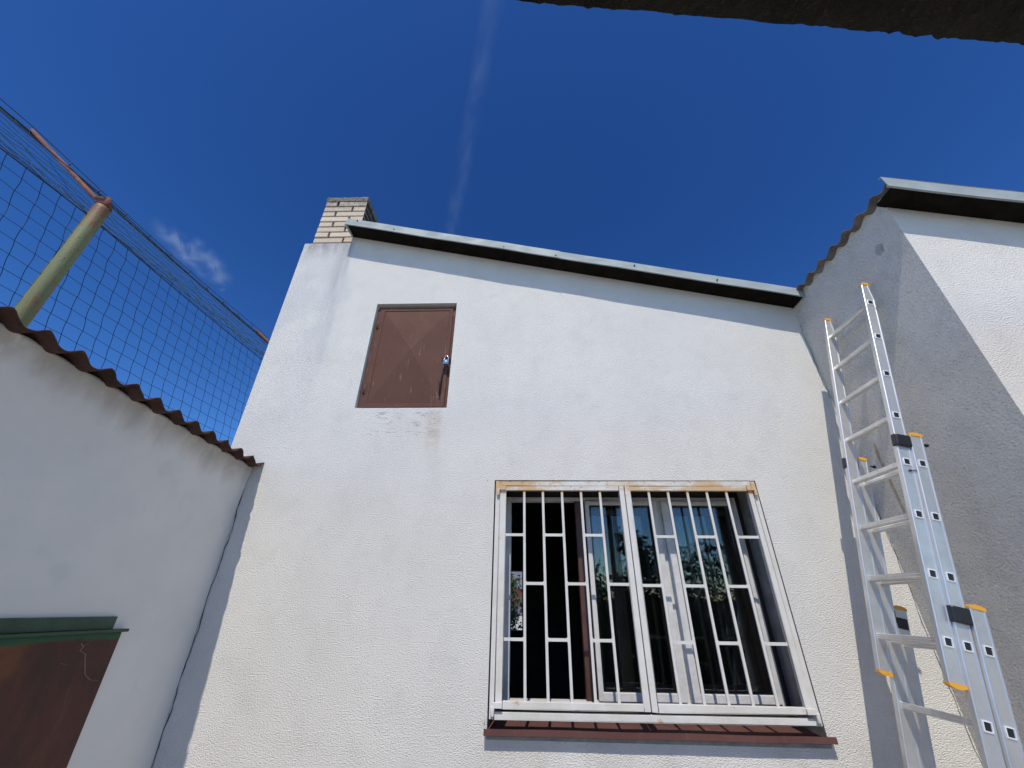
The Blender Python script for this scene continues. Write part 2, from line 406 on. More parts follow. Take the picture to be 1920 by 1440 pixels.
# lintel of hatch and window: reveals
mb = MB()
HY = D + 0.085
for (x0, x1, z0, z1, y1) in ((HX0, HX1, HZ0, HZ1, HY), (WX0, WX1, WZ0, WZ1, 3.30)):
    mb.face([(x0, D, z1), (x1, D, z1), (x1, y1, z1), (x0, y1, z1)])
    mb.face([(x0, D, z0), (x1, D, z0), (x1, y1, z0), (x0, y1, z0)])
    for x in (x0, x1): mb.face([(x, D, z0), (x, D, z1), (x, y1, z1), (x, y1, z0)])
    part(house, 'reveal', mb, M['stucco'] if x0 == HX0 else M['reveal']); mb = MB()
# roof deck, verge flashing, soffit
mb = MB(); xs = (-1.80, XR-0.004)
mb.loft([[(x, 2.765, zb(x)+0.045), (x, 6.8, zb(x)+0.045), (x, 6.8, zb(x)+0.085), (x, 2.765, zb(x)+0.085)] for x in xs])
part(house, 'roof', mb, M['grey_sheet'])
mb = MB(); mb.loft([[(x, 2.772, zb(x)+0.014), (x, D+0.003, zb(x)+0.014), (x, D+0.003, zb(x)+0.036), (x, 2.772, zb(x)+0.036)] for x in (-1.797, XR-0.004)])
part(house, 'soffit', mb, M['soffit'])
def verge(x0, x1, y, zf, h, lift=0.0, tilt=0.012, ret=0.16):
    m_ = MB(); rings = []
    n = max(2, int((x1-x0)/0.25))
    for i in range(n+1):
        x = x0 + (x1-x0)*i/n
        wv = 0.0025*math.sin(x*5.1) + 0.0015*math.sin(x*13.0+1)
        z = zf(x); f = y - lift
        prof = [(f+0.016+wv, z), (f+wv, z-0.004), (f+tilt*0.3+wv, z+0.012), (f+tilt+wv*0.5, z+h), (f+ret, z+h+0.004), (f+ret, z+h+0.001), (f+tilt+0.003+wv*0.5, z+h-0.003), (f+0.004+tilt*.3+wv, z+0.012), (f+0.016+wv, z+0.003)]
        rings.append([(x, a, b) for a, b in prof])
    m_.loft(rings); return m_
part(house, 'flashing', verge(-1.800, 0.330, 2.752, zb, 0.094, 0.004), M['zinc'])
part(house, 'flashing', verge(0.318, XR-0.006, 2.752, zb, 0.092), M['zinc'])
mb = MB()                                                  # folded closing strip at the high end of the verge
z0 = zb(-1.81)
mb.loft([[(-1.822, 2.752, z0-0.006), (-1.800, 2.752, z0-0.006), (-1.790, 2.762, z0+0.094), (-1.806, 2.762, z0+0.094)],
         [(-1.812, 2.926, z0+0.008), (-1.795, 2.926, z0+0.008), (-1.795, 2.926, z0+0.094), (-1.812, 2.926, z0+0.094)]])
part(house, 'end_strip', mb, M['zinc'])
mb = MB()
for x, dz in ((-1.70, 0.075), (-1.30, 0.03), (-0.2, 0.02), (0.29, 0.02), (1.0, 0.05), (1.7, 0.03)):
    mb.tube([(x, 2.746, zb(x)+dz), (x, 2.760, zb(x)+dz)], 0.006, 8)
part(house, 'rivet', mb, M['crack'], kind='stuff')
# jagged gaps at the wall corners
def crack(parent, a, b, n, jit, w0, face):
    m_ = MB(); a = Vector(a); b = Vector(b); pts = []
    ph = random.random()*10
    for i in range(n+1):
        t = i/n; p = a.lerp(b, t)
        d = jit*(mnoise.noise(Vector((ph, t*n*0.13, 0)))*2 + mnoise.noise(Vector((ph+5, t*n*0.45, 0)))*0.9) + random.uniform(-.0016, .0016)
        pts.append((p, d, w0*(0.6 + 0.8*abs(mnoise.noise(Vector((ph+9, t*n*0.3, 0)))*2))))
    for (p, d, wd), (p2, d2, wd2) in zip(pts, pts[1:]):
        if face == 'y':                                    # lies on the front wall
            m_.face([(p.x+d-wd, p.y, p.z), (p.x+d+wd, p.y, p.z), (p2.x+d2+wd2, p2.y, p2.z), (p2.x+d2-wd2, p2.y, p2.z)])
        else:
            m_.face([(p.x, p.y+d-wd, p.z), (p.x, p.y+d+wd, p.z), (p2.x, p2.y+d2+wd2, p2.z), (p2.x, p2.y+d2-wd2, p2.z)])
    return part(parent, 'crack', m_, M['crack'])
crack(house, (-2.076, D-0.003, 0.955), (-2.076, D-0.003, -1.4), 90, 0.008, 0.0026, 'y')
crack(house, (2.394, D-0.003, 2.2), (2.394, D-0.003, -1.2), 120, 0.008, 0.0015, 'y')

# chimney: individually laid bricks round a mortar core
chim = part(house, 'chimney', (lambda m_: (m_.box(-2.205, -1.780, 2.960, 3.372, 3.3, 3.98), m_)[1])(MB()), M['mortar'])
CX0, CX1, CY0, CY1 = -2.226, -1.760, 2.938, 3.394
course = 0.0822; bh = 0.0665; jt = 0.022
def brick_mesh(lx, ly, seed):
    m_ = MB(); rnd = random.Random(seed)
    bm = bmesh.new(); bmesh.ops.create_cube(bm, size=1.0)
    for v in bm.verts: v.co = Vector((v.co.x*lx + rnd.uniform(-.003, .003), v.co.y*ly, v.co.z*bh + rnd.uniform(-.0025, .0025)))
    bmesh.ops.bevel(bm, geom=list(bm.edges), offset=0.004, segments=1, affect='EDGES')
    me = bpy.data.meshes.new('brick'); bm.to_mesh(me); bm.free(); me.materials.append(M['brick']); return me
kinds = {}
def brick(x0, x1, y0, y1, z):
    key = (round(x1-x0, 3), round(y1-y0, 3), random.randrange(2))
    if key not in kinds: kinds[key] = brick_mesh(x1-x0, y1-y0, len(kinds))
    o = bpy.data.objects.new('brick', kinds[key]); COL.objects.link(o); o.parent = chim
    o.location = Vector(((x0+x1)/2, (y0+y1)/2 + random.uniform(-.0025, .0025), z + bh/2)) - root_of(house)
LW = 0.300
for k in range(8):
    z = 3.343 + k*course
    sh = random.uniform(-0.012, 0.012)
    if k % 2 == 0:
        brick(CX0, CX0+LW+sh, CY0, CY0+0.138, z); brick(CX0+LW+sh+jt, CX1, CY0, CY0+0.29, z)
        brick(CX1-0.138, CX1, CY0+0.29+0.014, CY1, z); brick(CX0, CX0+0.138, CY0+0.152, CY1, z)
        brick(CX0+0.152, CX1-0.152, CY1-0.138, CY1, z)
    else:
        brick(CX0, CX0+0.138+sh, CY0, CY0+0.29, z); brick(CX0+0.138+sh+jt, CX1, CY0, CY0+0.138, z)
        brick(CX1-0.138, CX1, CY0+0.152, CY1, z); brick(CX0, CX0+0.138, CY0+0.304, CY1, z)
        brick(CX0+0.152, CX1-0.152, CY1-0.138, CY1, z)
# worn cap
bm = bmesh.new(); bmesh.ops.create_cube(bm, size=1.0)
bmesh.ops.subdivide_edges(bm, edges=bm.edges[:], cuts=7, use_grid_fill=True)
for v in bm.verts:
    v.co = Vector(((CX0+CX1)/2 + v.co.x*(CX1-CX0+0.004), (CY0+CY1)/2 + v.co.y*(CY1-CY0+0.004), 4.027 + v.co.z*0.066))
    q = mnoise.noise_vector(v.co*16)*0.007 + mnoise.noise_vector(v.co*40)*0.003; v.co += q
    v.co -= root_of(house)
me = bpy.data.meshes.new('chimney_cap'); bm.to_mesh(me); bm.free(); me.materials.append(M['cap'])
o = bpy.data.objects.new('chimney_cap', me); COL.objects.link(o); o.parent = chim

# hatch: frame, folded door leaf with a raised pyramid, hinges, hasp
hat = bpy.data.objects.new('hatch', None); COL.objects.link(hat); hat.parent = house
hy = D + 0.036
mb = MB(); g_ = 0.004
fx0, fx1, fz0, fz1 = HX0+g_, HX1-g_, HZ0+g_, HZ1-0.028
for a in ((fx0, fx0+0.036, fz0, fz1), (fx1-0.034, fx1, fz0, fz1), (fx0+0.036, fx1-0.034, fz0, fz0+0.022), (fx0+0.036, fx1-0.034, fz1-0.03, fz1)):
    mb.box(a[0], a[1], hy+0.004, hy+0.045, a[2], a[3])
part(hat, 'frame', mb, M['hatch_paint'], bevel=0.002)
lx0, lx1, lz0, lz1 = fx0+0.030, fx1-0.028, fz0+0.018, fz1-0.016
px0, px1, pz0, pz1 = lx0+0.042, lx1-0.030, lz0+0.030, lz1-0.020
ax, az, yy, ya = (px0+px1)/2+0.008, (pz0+pz1)/2+0.02, hy-0.008, hy-0.056
mb = MB()
R0 = [(lx0, yy, lz0), (lx1, yy, lz0), (lx1, yy, lz1), (lx0, yy, lz1)]
RB = [(x, hy+0.012, z) for x, y, z in R0]
Rm = [(px0, yy, pz0), (px1, yy, pz0), (px1, yy, pz1), (px0, yy, pz1)]
Ri = [(px0+0.004, yy+0.005, pz0+0.004), (px1-0.004, yy+0.005, pz0+0.004), (px1-0.004, yy+0.005, pz1-0.004), (px0+0.004, yy+0.005, pz1-0.004)]
for i in range(4):
    j = (i+1) % 4
    mb.face([R0[i], R0[j], RB[j], RB[i]]); mb.face([R0[i], R0[j], Rm[j], Rm[i]]); mb.face([Rm[i], Rm[j], Ri[j], Ri[i]])
    mb.face([Ri[i], Ri[j], (ax, ya, az)])
mb.face(RB)
part(hat, 'door_leaf', mb, M['hatch_paint'])
for zc in (2.268, 1.598):
    mb = MB(); mb.tube([(fx0+0.030, hy-0.010, zc-0.045), (fx0+0.030, hy-0.010, zc+0.045)], 0.0085, 10)
    mb.box(fx0+0.034, fx0+0.052, hy-0.012, hy-0.0085, zc-0.04, zc+0.04)
    part(hat, 'hinge', mb, M['hatch_paint'])
mb = MB()
mb.box(-0.722, -0.650, hy-0.014, hy-0.0085, 1.872, 1.905); mb.tube([(-0.677, hy-0.016, 1.872), (-0.677, hy-0.050, 1.884), (-0.677, hy-0.050, 1.902), (-0.677, hy-0.016, 1.912)], 0.005, 6)
mb.tube([(-0.700, hy-0.016, 1.80), (-0.708, hy-0.026, 1.70), (-0.712, hy-0.020, 1.53)], 0.006, 6)
mb.tube([(-0.726, hy-0.016, 1.67), (-0.712, hy-0.022, 1.60)], 0.005, 6)
part(hat, 'hasp', mb, M['crack'])
pad = thing('padlock', 'small steel and blue padlock hanging on the brown hatch', 'padlock', (-0.677, hy-0.046, 1.80))
mb = MB()
def rbox(m_, cx, y0, y1, cz, w, h, ch):
    P = [(-w, -h+ch), (-w+ch, -h), (w-ch, -h), (w, -h+ch), (w, h-ch*.6), (w-ch*.6, h), (-w+ch*.6, h), (-w, h-ch*.6)]
    m_.loft([[(cx+a, y0, cz+b) for a, b in P], [(cx+a, y1, cz+b) for a, b in P]])
rbox(mb, -0.677, hy-0.060, hy-0.034, 1.836, 0.0245, 0.024, 0.006); part(pad, 'body', mb, M['blue_steel'])
mb = MB(); rbox(mb, -0.675, hy-0.0625, hy-0.060, 1.838, 0.010, 0.011, 0.003); part(pad, 'face_plate', mb, M['steel'])
mb = MB(); mb.tube([(-0.677+0.017*math.cos(a), hy-0.047, 1.874+0.026*math.sin(a)) for a in [math.pi*k/12 for k in range(13)]], 0.0045, 8)
for sx in (-1, 1): mb.tube([(-0.677+sx*0.017, hy-0.047, 1.855), (-0.677+sx*0.017, hy-0.047, 1.876)], 0.0045, 8)
part(pad, 'shackle', mb, M['steel'])

# window: frame, three sashes, panes, brown post; left sash stands open
win = bpy.data.objects.new('window', None); COL.objects.link(win); win.parent = house
def bar_part(parent, name, x0, x1, y0, y1, z0, z1, m, bevel=0.003, label=None):
    b_ = MB(); b_.box(x0, x1, y0, y1, z0, z1); return part(parent, name, b_, m, bevel=bevel, label=label)
WZb, WZt = -0.486, 0.742
mb = MB()
mb.box(-0.172, -0.116, 3.18, 3.26, WZb-0.03, WZt+0.02); mb.box(1.560, 1.584, 3.18, 3.26, WZb-0.03, WZt+0.02)
mb.box(-0.116, 1.560, 3.185, 3.26, WZt-0.006, WZt+0.02); mb.box(-0.116, 1.560, 3.185, 3.26, WZb-0.03, WZb-0.012)
part(win, 'frame', mb, M['frame_white'], bevel=0.003)
mb = MB(); mb.box(WX0-0.0, -0.172, 3.215, 3.30, WZ0, WZ1); mb.box(1.584, WX1-0.001, 3.225, 3.30, WZ0, WZ1); mb.box(-0.172, 1.584, 3.215, 3.30, WZt+0.02, WZ1); mb.box(-0.172, 1.584, 3.215, 3.30, WZ0, WZb-0.03)
part(win, 'gap_casing', mb, simple('gap_black_casing', (0.022, 0.016, 0.014), 0.6))  # near-black boxes stand for the shaded gap between frame and reveal
bar_part(win, 'post', 0.372, 0.436, 3.195, 3.265, WZb-0.012, WZt-0.006, M['brass_brown'], 0.003, 'brown window post beside the open sash')
mb = MB(); mb.box(0.985, 1.024, 3.205, 3.26, WZb-0.012, WZt-0.006); part(win, 'mullion', mb, M['frame_white'], bevel=0.003)
def sash(x0, x1, wl, wr, y0=3.175, y1=3.215):
    m_ = MB(); zt, zb_ = WZt-0.008, WZb-0.008
    m_.box(x0, x0+wl, y0, y1, zb_, zt); m_.box(x1-wr, x1, y0, y1, zb_, zt)
    m_.box(x0+wl, x1-wr, y0, y1, zt-0.030, zt); m_.box(x0+wl, x1-wr, y0, y1, zb_, zb_+0.045)
    # inner bead
    m_.box(x0+wl, x0+wl+0.008, y0+0.012, y1, zb_+0.045, zt-0.03); m_.box(x1-wr-0.008, x1-wr, y0+0.012, y1, zb_+0.045, zt-0.03)
    so_ = part(win, 'sash', m_, M['frame_white'], bevel=0.003)
    p_ = MB(); p_.box(x0+wl-0.004, x1-wr+0.004, y0+0.020, y0+0.024, zb_+0.04, zt-0.026)
    part(so_, 'pane', p_, M['glass']); return so_
sash(0.446, 0.990, 0.026, 0.040); sash(1.020, 1.562, 0.052, 0.020)
# inner pair of lights and the opened left sash, swung into the room
def inner(x0, x1):
    m_ = MB(); zt, zb_ = WZt-0.05, WZb+0.02
    for a in ((x0, x0+0.035, zb_, zt), (x1-0.035, x1, zb_, zt), (x0+0.035, x1-0.035, zt-0.04, zt), (x0+0.035, x1-0.035, zb_, zb_+0.05)): m_.box(a[0], a[1], 3.30, 3.335, a[2], a[3])
    so_ = part(win, 'inner_sash', m_, M['brass_brown'], bevel=0.003)
    p_ = MB(); p_.box(x0+0.03, x1-0.03, 3.315, 3.319, zb_+0.045, zt-0.035); part(so_, 'pane', p_, M['glass'])
inner(0.45, 1.0); inner(1.02, 1.57)
mb = MB()
for a in ((3.27, 3.31, WZb, WZt-0.02), (3.68, 3.72, WZb, WZt-0.02)): mb.box(-0.160, -0.128, a[0], a[1], a[2], a[3])
mb.box(-0.160, -0.128, 3.31, 3.68, WZt-0.06, WZt-0.02); mb.box(-0.160, -0.128, 3.31, 3.68, WZb, WZb+0.05)
so_ = part(win, 'sash', mb, M['frame_white'], label='left window sash swung open into the dark room')
mb = MB(); mb.box(-0.146, -0.142, 3.305, 3.685, WZb+0.045, WZt-0.055); part(so_, 'pane', mb, M['glass'])
# sill
mb = MB()
L0, L1 = -0.2435, 1.656; sg = lambda x: -0.0045*(x-L0)/(L1-L0)
rings = []
for i in range(13):
    x = L0 + (L1-L0)*i/12; d = sg(x) + 0.0015*math.sin(x*9)
    rings.append([(x, 3.26, -0.596), (x, 2.895, -0.594+d), (x, 2.882, -0.578+d), (x, 2.880, -0.607+d), (x, 2.884, -0.609+d), (x, 2.888, -0.598+d), (x, 3.26, -0.600)])
mb.loft(rings)
mb.face([(L0+0.0005, 2.882, -0.578), (L0+0.0005, D-0.001, -0.567), (L0+0.0005, D-0.001, -0.545), (L0+0.0005, 2.90, -0.565)])
for xe, s_ in ():
    mb.box(xe if s_ > 0 else xe-0.003, xe+0.003 if s_ > 0 else xe, D-0.03, D-0.002, -0.568+sg(xe), -0.535+sg(xe))
part(house, 'window_sill', mb, M['sill_paint'])
mb = MB(); mb.face([(L0+0.012, D-0.002, -0.635), (L1-0.012, D-0.002, -0.64), (L1-0.012, D-0.002, -0.602), (L0+0.012, D-0.002, -0.60)]); part(house, 'sill_bed', mb, M['reveal'])

# grille: outer frame, two hinged leaves, bars and crossbars
gri = bpy.data.objects.new('window_grille', None); COL.objects.link(gri); gri.parent = house
Y0, Y1 = 2.916, 2.946
mb = MB()
mb.box(-0.219, -0.190, Y0+0.006, Y1+0.006, -0.545, 0.815); mb.box(1.594, 1.624, Y0+0.006, Y1+0.006, -0.545, 0.815)
mb.box(-0.190, 1.594, Y0+0.006, Y1+0.006, 0.782, 0.815)
mb.loft([[(-0.190, Y0+0.006, -0.545), (-0.190, Y1+0.006, -0.545), (-0.190, Y1+0.006, -0.512), (-0.190, Y0+0.006, -0.512)],
         [(1.594, Y0+0.006, -0.545), (1.594, Y1+0.006, -0.545), (1.594, Y1+0.006, -0.512), (1.594, Y0+0.006, -0.512)]])
part(gri, 'frame', mb, M['grille'], bevel=0.002)
def leaf(x0, x1, sw0, sw1, sag0, sag1):
    m_ = MB(); zt, zb_ = 0.778, -0.498
    m_.box(x0, x0+sw0, Y0, Y1, zb_+sag0, zt); m_.box(x1-sw1, x1, Y0, Y1, zb_+sag1, zt)
    m_.box(x0+sw0, x1-sw1, Y0, Y1, 0.747, zt)
    a, b = x0+sw0, x1-sw1
    m_.loft([[(a, Y0, zb_+sag0), (a, Y1, zb_+sag0), (a, Y1, -0.461), (a, Y0, -0.461)], [(b, Y0, zb_+sag1), (b, Y1, zb_+sag1), (b, Y1, -0.464), (b, Y0, -0.464)]])
    part(gri, 'leaf_frame', m_, M['grille'], bevel=0.002)
leaf(-0.186, 0.695, 0.041, 0.036, 0.002, 0.0); leaf(0.701, 1.590, 0.036, 0.034, -0.001, 0.002)
bm0 = MB(); bm0.box(-0.0085, 0.0085, Y0+0.008, Y0+0.020, -0.465, 0.750)
bar0 = None
def pad_bar(x):
    global bar0
    if bar0 is None: bar0 = part(gri, 'bar', bm0, M['grille'], bevel=0.0025); base = bar0
    else: base = inst(gri, bar0, (0, 0, 0))
    base.location = (x, 0, 0)
barsL = [-0.014, 0.119, 0.255, 0.390, 0.524]; barsR = [0.869, 1.004, 1.140, 1.275, 1.411]
for x in barsL + barsR: pad_bar(x)
def cross(x0, x1, z):
    m_ = MB(); m_.box(x0+0.0085, x1-0.0085, Y0+0.009, Y0+0.019, z-0.0085, z+0.0085)
    for xe, s_ in ((x0+0.0085, 1), (x1-0.0085, -1)):       # weld fillets
        for q in (-1, 1):
            m_.face([(xe, Y0+0.012, z+q*0.0085), (xe+s_*0.007, Y0+0.012, z+q*0.0085), (xe, Y0+0.012, z+q*0.0155)])
    part(gri, 'crossbar', m_, M['grille'])
cL = [-0.1535] + barsL + [0.6675]; cR = [0.7285] + barsR + [1.5645]
for k in (0, 2, 4):
    for z in (0.446, -0.160): cross(cL[k], cL[k+1], z)
    cross(cR[k], cR[k+1], 0.143)
for k in (1, 3, 5):
    cross(cL[k], cL[k+1], 0.148)
    for z in (0.440, -0.164): cross(cR[k], cR[k+1], z)
for x, z, s_ in ((-0.200, 0.742, 1), (-0.200, -0.500, 1), (1.606, 0.742, -1), (1.606, -0.500, -1)):
    m_ = MB(); m_.tube([(x, Y0-0.006, z-0.030), (x, Y0-0.006, z+0.016)], 0.0115, 10)
    m_.box(min(x, x+s_*0.055), max(x, x+s_*0.055), Y0-0.014, Y0-0.0005, z+0.006, z+0.034)
    part(gri, 'hinge', m_, M['grille'], bevel=0.002)

# the dark room behind the window, with a small rear opening
mb = MB(); RX0, RX1, RY0, RY1, RZ0, RZ1 = -2.1, 2.3, 3.302, 6.5, G+0.02, 1.25
for a in ((RX0, WX0, RZ0, RZ1), (WX1, RX1, RZ0, RZ1), (WX0, WX1, RZ0, WZ0), (WX0, WX1, WZ1, RZ1)):
    mb.face([(a[0], RY0, a[2]), (a[1], RY0, a[2]), (a[1], RY0, a[3]), (a[0], RY0, a[3])])
for a in ((RX0, BX0, RZ0, RZ1), (BX1, RX1, RZ0, RZ1), (BX0, BX1, RZ0, BZ0), (BX0, BX1, BZ1, RZ1)):
    mb.face([(a[0], RY1, a[2]), (a[1], RY1, a[2]), (a[1], RY1, a[3]), (a[0], RY1, a[3])])
for x in (RX0, RX1): mb.face([(x, RY0, RZ0), (x, RY1, RZ0), (x, RY1, RZ1), (x, RY0, RZ1)])
for z in (RZ0, RZ1): mb.face([(RX0, RY0, z), (RX1, RY0, z), (RX1, RY1, z), (RX0, RY1, z)])
for x in (BX0, BX1): mb.face([(x, RY1, BZ0), (x, 6.7, BZ0), (x, 6.7, BZ1), (x, RY1, BZ1)])
for z in (BZ0, BZ1): mb.face([(BX0, RY1, z), (BX1, RY1, z), (BX1, 6.7, z), (BX0, 6.7, z)])
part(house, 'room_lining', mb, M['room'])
mb = MB()
for x0, x1 in ((0.50, 0.98), (1.06, 1.60)):
    n = 60; rows = []
    for z in (0.95, -0.9):
        rows.append([(x0+(x1-x0)*i/n, 3.46+0.022*math.sin(i*0.9)+0.012*math.sin(i*0.37+x0*9), z) for i in range(n+1)])
    mb.loft(rows, closed=False, caps=False, smooth=True)
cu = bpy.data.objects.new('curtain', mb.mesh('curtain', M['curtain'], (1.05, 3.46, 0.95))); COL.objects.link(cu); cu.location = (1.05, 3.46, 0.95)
cu['label'] = 'grey pleated curtain hanging behind the closed window sashes'; cu['category'] = 'curtain'

# ------------------------------------------------------------------ taller wing on the right
YD = 1.868
wing = thing('side_wing', 'taller white wing on the right with a wavy roof edge and zinc verge', 'building', (XR, YD, G))
def zd(x): return 2.363 - 0.232*(x - 2.342)
mb = MB()
WY1, WXE = 8.0, 7.0
mb.face([(XR, YD, G), (XR, WY1, G), (XR, WY1, 2.452), (XR, YD, 2.452)])
mb.face([(XR, YD, G), (WXE, YD, G), (WXE, YD, zd(WXE)+0.03), (XR, YD, 2.452)], 1)
mb.face([(WXE, YD, G), (WXE, WY1, G), (WXE, WY1, zd(WXE)+0.03), (WXE, YD, zd(WXE)+0.03)])
mb.face([(XR, WY1, G), (WXE, WY1, G), (WXE, WY1, zd(WXE)+0.03), (XR, WY1, 2.452)])
part(wing, 'wall', mb, [M['rough_stucco'], M['wing_stucco']])
def corrugated(x_edge, x_far, y0, y1, zf, slope, pitch, amp, ph, th, seg=14, rag=0.0):
    m_ = MB(); n = int((y1-y0)/pitch*seg); top = []; bot = []
    xsn = [x_edge + (x_far-x_edge)*k/6 for k in range(7)]
    grid = []
    for i in range(n+1):
        y = y0 + (y1-y0)*i/n
        a = 2*math.pi*(y-ph)/pitch; wv = amp*(math.cos(a) + 0.12*math.cos(2*a))
        wob = 0.003*mnoise.noise(Vector((y*3, 0, x_edge)))
        row = []
        for k, x in enumerate(xsn):
            xx = x + (rag*mnoise.noise(Vector((y*28, 3, 1))) if k == 0 else 0)
            row.append((xx, y, zf(y) + slope*abs(xx-x_edge) + wv + wob))
        grid.append(row)
    # closed loop in x for each y: top row then bottom row
    rings = [[p for p in r] + [(p[0], p[1], p[2]-th) for p in reversed(r)] for r in grid]
    m_.loft(rings, True, True, 0, True); return m_
part(wing, 'roof', corrugated(2.352, WXE, YD-0.14, WY1, lambda y: 2.452, -0.232, 0.1415, 0.021, 1.878, 0.007, rag=0.006), M['grey_sheet'])
part(wing, 'flashing', verge(2.300, WXE, YD-0.155, zd, 0.098, 0.0, 0.010, 0.03), M['zinc'])
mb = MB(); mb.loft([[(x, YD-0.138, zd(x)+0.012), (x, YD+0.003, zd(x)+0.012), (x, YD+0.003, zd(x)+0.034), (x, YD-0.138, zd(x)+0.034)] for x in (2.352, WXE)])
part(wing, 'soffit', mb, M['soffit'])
mb = MB(); P = []
cyp, czp = 2.040, 2.160
for k in range(26):
    a = 2*math.pi*k/26; rr = 1 + 0.45*mnoise.noise(Vector((math.cos(a)*1.7, math.sin(a)*1.7, 4)))
    P.append((0, cyp + 0.031*rr*math.cos(a), czp + 0.044*rr*math.sin(a)))
mb.loft([[(XR-0.0005, y, z) for _, y, z in P], [(XR-0.003, y, z) for _, y, z in P]])
part(wing, 'plaster_patch', mb, M['patch'])

# ------------------------------------------------------------------ low outbuilding on the left
XB = -2.085
shed = thing('outbuilding', 'low plastered outbuilding under red corrugated sheets at the left', 'outbuilding', (XB, 2.0, G))
zt = lambda y: 0.957 - 0.028*(y-1.2)
mb = MB(); ys = [-3.0, D-0.002]
mb.face([(XB, ys[0], G), (XB, ys[1], G), (XB, ys[1], zt(ys[1])), (XB, ys[0], zt(ys[0]))])
mb.face([(XB-0.3, ys[0], G), (XB-0.3, ys[1], G), (XB-0.3, ys[1], zt(ys[1])-.04), (XB-0.3, ys[0], zt(ys[0])-.04)])
mb.face([(XB, ys[0], zt(ys[0])), (XB, ys[1], zt(ys[1])), (XB-.3, ys[1], zt(ys[1])-.04), (XB-.3, ys[0], zt(ys[0])-.04)])
mb.face([(XB, ys[0], G), (XB-.3, ys[0], G), (XB-.3, ys[0], zt(ys[0])-.04), (XB, ys[0], zt(ys[0]))])
part(shed, 'wall', mb, M['plaster'])
part(shed, 'roof', corrugated(-1.988, -2.44, -3.0, D-0.003, lambda y: 0.983-0.028*(y-1.175), -0.10, 0.1465, 0.021, 1.175, 0.007, rag=0.012), M['red_sheet'])
mb = MB(); rings = []                                      # dirty mortar bed squeezed out under the sheets
for i in range(401):
    y = -3.0 + (D-0.004+3.0)*i/400; b_ = 0.983-0.028*(y-1.175); q1 = 0.010*mnoise.noise(Vector((y*5, 1, 2))); q2 = 0.007*mnoise.noise(Vector((y*17, 4, 2)))
    a = 2*math.pi*(y-1.175)/0.1465; up = b_ - 0.023 + 0.004*max(0, math.cos(a)) + q2*0.6
    rings.append([(XB-0.002, y, b_-0.46+q1), (XB+0.004+q2*.2, y, b_-0.25+q1), (XB+0.016+q1*.2, y, b_-0.10+q2), (XB+0.030+q2*.5, y, b_-0.032), (XB+0.032+q1*.5, y, up), (XB+0.001, y, up)])
mb.loft(rings, closed=False, caps=False, smooth=True); part(shed, "mortar_bed", mb, M['plaster'])
dr = bpy.data.objects.new('metal_door', None); COL.objects.link(dr); dr.parent = shed
mb = MB(); mb.box(XB-0.01, XB+0.012, 1.20, 2.371, G+0.03, -0.122); part(dr, 'door_leaf', mb, M['door'], bevel=0.003)
mb = MB()
mb.box(XB-0.01, XB+0.018, 0.9, 2.303, -0.108, -0.053); mb.box(XB-0.01, XB+0.040, 0.9, 2.378, -0.122, -0.108)
part(dr, 'drip_rail', mb, M['green_paint'], bevel=0.003)
mb = MB()
def scratch(pts, wd):
    for (y, z), (y2, z2) in zip(pts, pts[1:]):
        mb.face([(XB+0.0135, y-wd, z), (XB+0.0135, y+wd, z), (XB+0.0135, y2+wd, z2), (XB+0.0135, y2-wd, z2)])
scratch([(2.170, -0.160), (2.19, -0.175), (2.18, -0.19), (2.215, -0.205), (2.235, -0.245), (2.26, -0.29), (2.30, -0.315), (2.345, -0.323)], 0.003)
scratch([(2.165, -0.175), (2.21, -0.165)], 0.003); scratch([(2.11, -0.23), (2.15, -0.243), (2.19, -0.247)], 0.002)
part(dr, 'scratch', mb, simple('pale_scratch', (0.20, 0.14, 0.12), 0.8))

# ------------------------------------------------------------------ ball-stop fence behind the outbuilding
fen = thing('net_fence', 'tall green net fence on rusty posts behind the outbuilding', 'fence', (-2.7, 1.64, G))
def fx(y): return -2.7 + 0.105*(y-1.6)
def W1(y): return Vector((-3.72 + 0.095*(y-1.64), y, 3.10))
def W2(y): return Vector((fx(y), y, 2.105))
post_y = (1.64, 4.16, -0.86)
for i, py in enumerate(post_y):
    x = fx(py)
    m_ = MB(); m_.tube([(x, py, G), (x, py, 2.19), (x, py, 2.225)], [0.042, 0.042, 0.039], 20)
    po = part(fen, 'post', m_, M['post'])
    a = Vector((x+0.005, py, 2.20)); e = W1(py)
    m_ = MB(); m_.tube([a, a+Vector((0.005, 0, 0.065)), a+Vector((-0.006, 0, 0.098)), a+(e-a)*0.10+Vector((0, 0, 0.022)), e+Vector((0, 0, 0.03))], [0.018, 0.018, 0.017, 0.015, 0.014], 12)
    m_.tube([(x, py, 2.222), (x, py, 2.227)], 0.0425, 20)
    part(po, 'arm', m_, M['rust'])
def strand(m_, pts, r): m_.tube(pts, r, 3, caps=False, smooth=False)
Ya, Yb = -1.2, 5.2
mb = MB()
cell = 0.083; shear = -0.165
jit = lambda a, b, s_: s_*mnoise.noise(Vector((a*3.1, b*3.7, 2.3)))
nz = int((2.105 - G)/cell); ny = int((Yb-Ya)/cell)
z_lo = 0.6
def netp(i, k):                                            # knot column i, row k (down from the top wire)
    z = 2.105 - k*cell; y = Ya + i*cell + shear*(z-2.105) * 1.0
    return Vector((fx(y) + jit(i, k, 0.008), y + jit(i+9, k, 0.009), z + jit(i, k+7, 0.005) - 0.018*math.sin((y-1.64)/2.5*math.pi)**2))
nrow = int((2.105-z_lo)/cell)
for k in range(0, nrow+1):
    for i in range(0, ny+1): strand(mb, [netp(i, k), netp(i+1, k)], 0.0018)
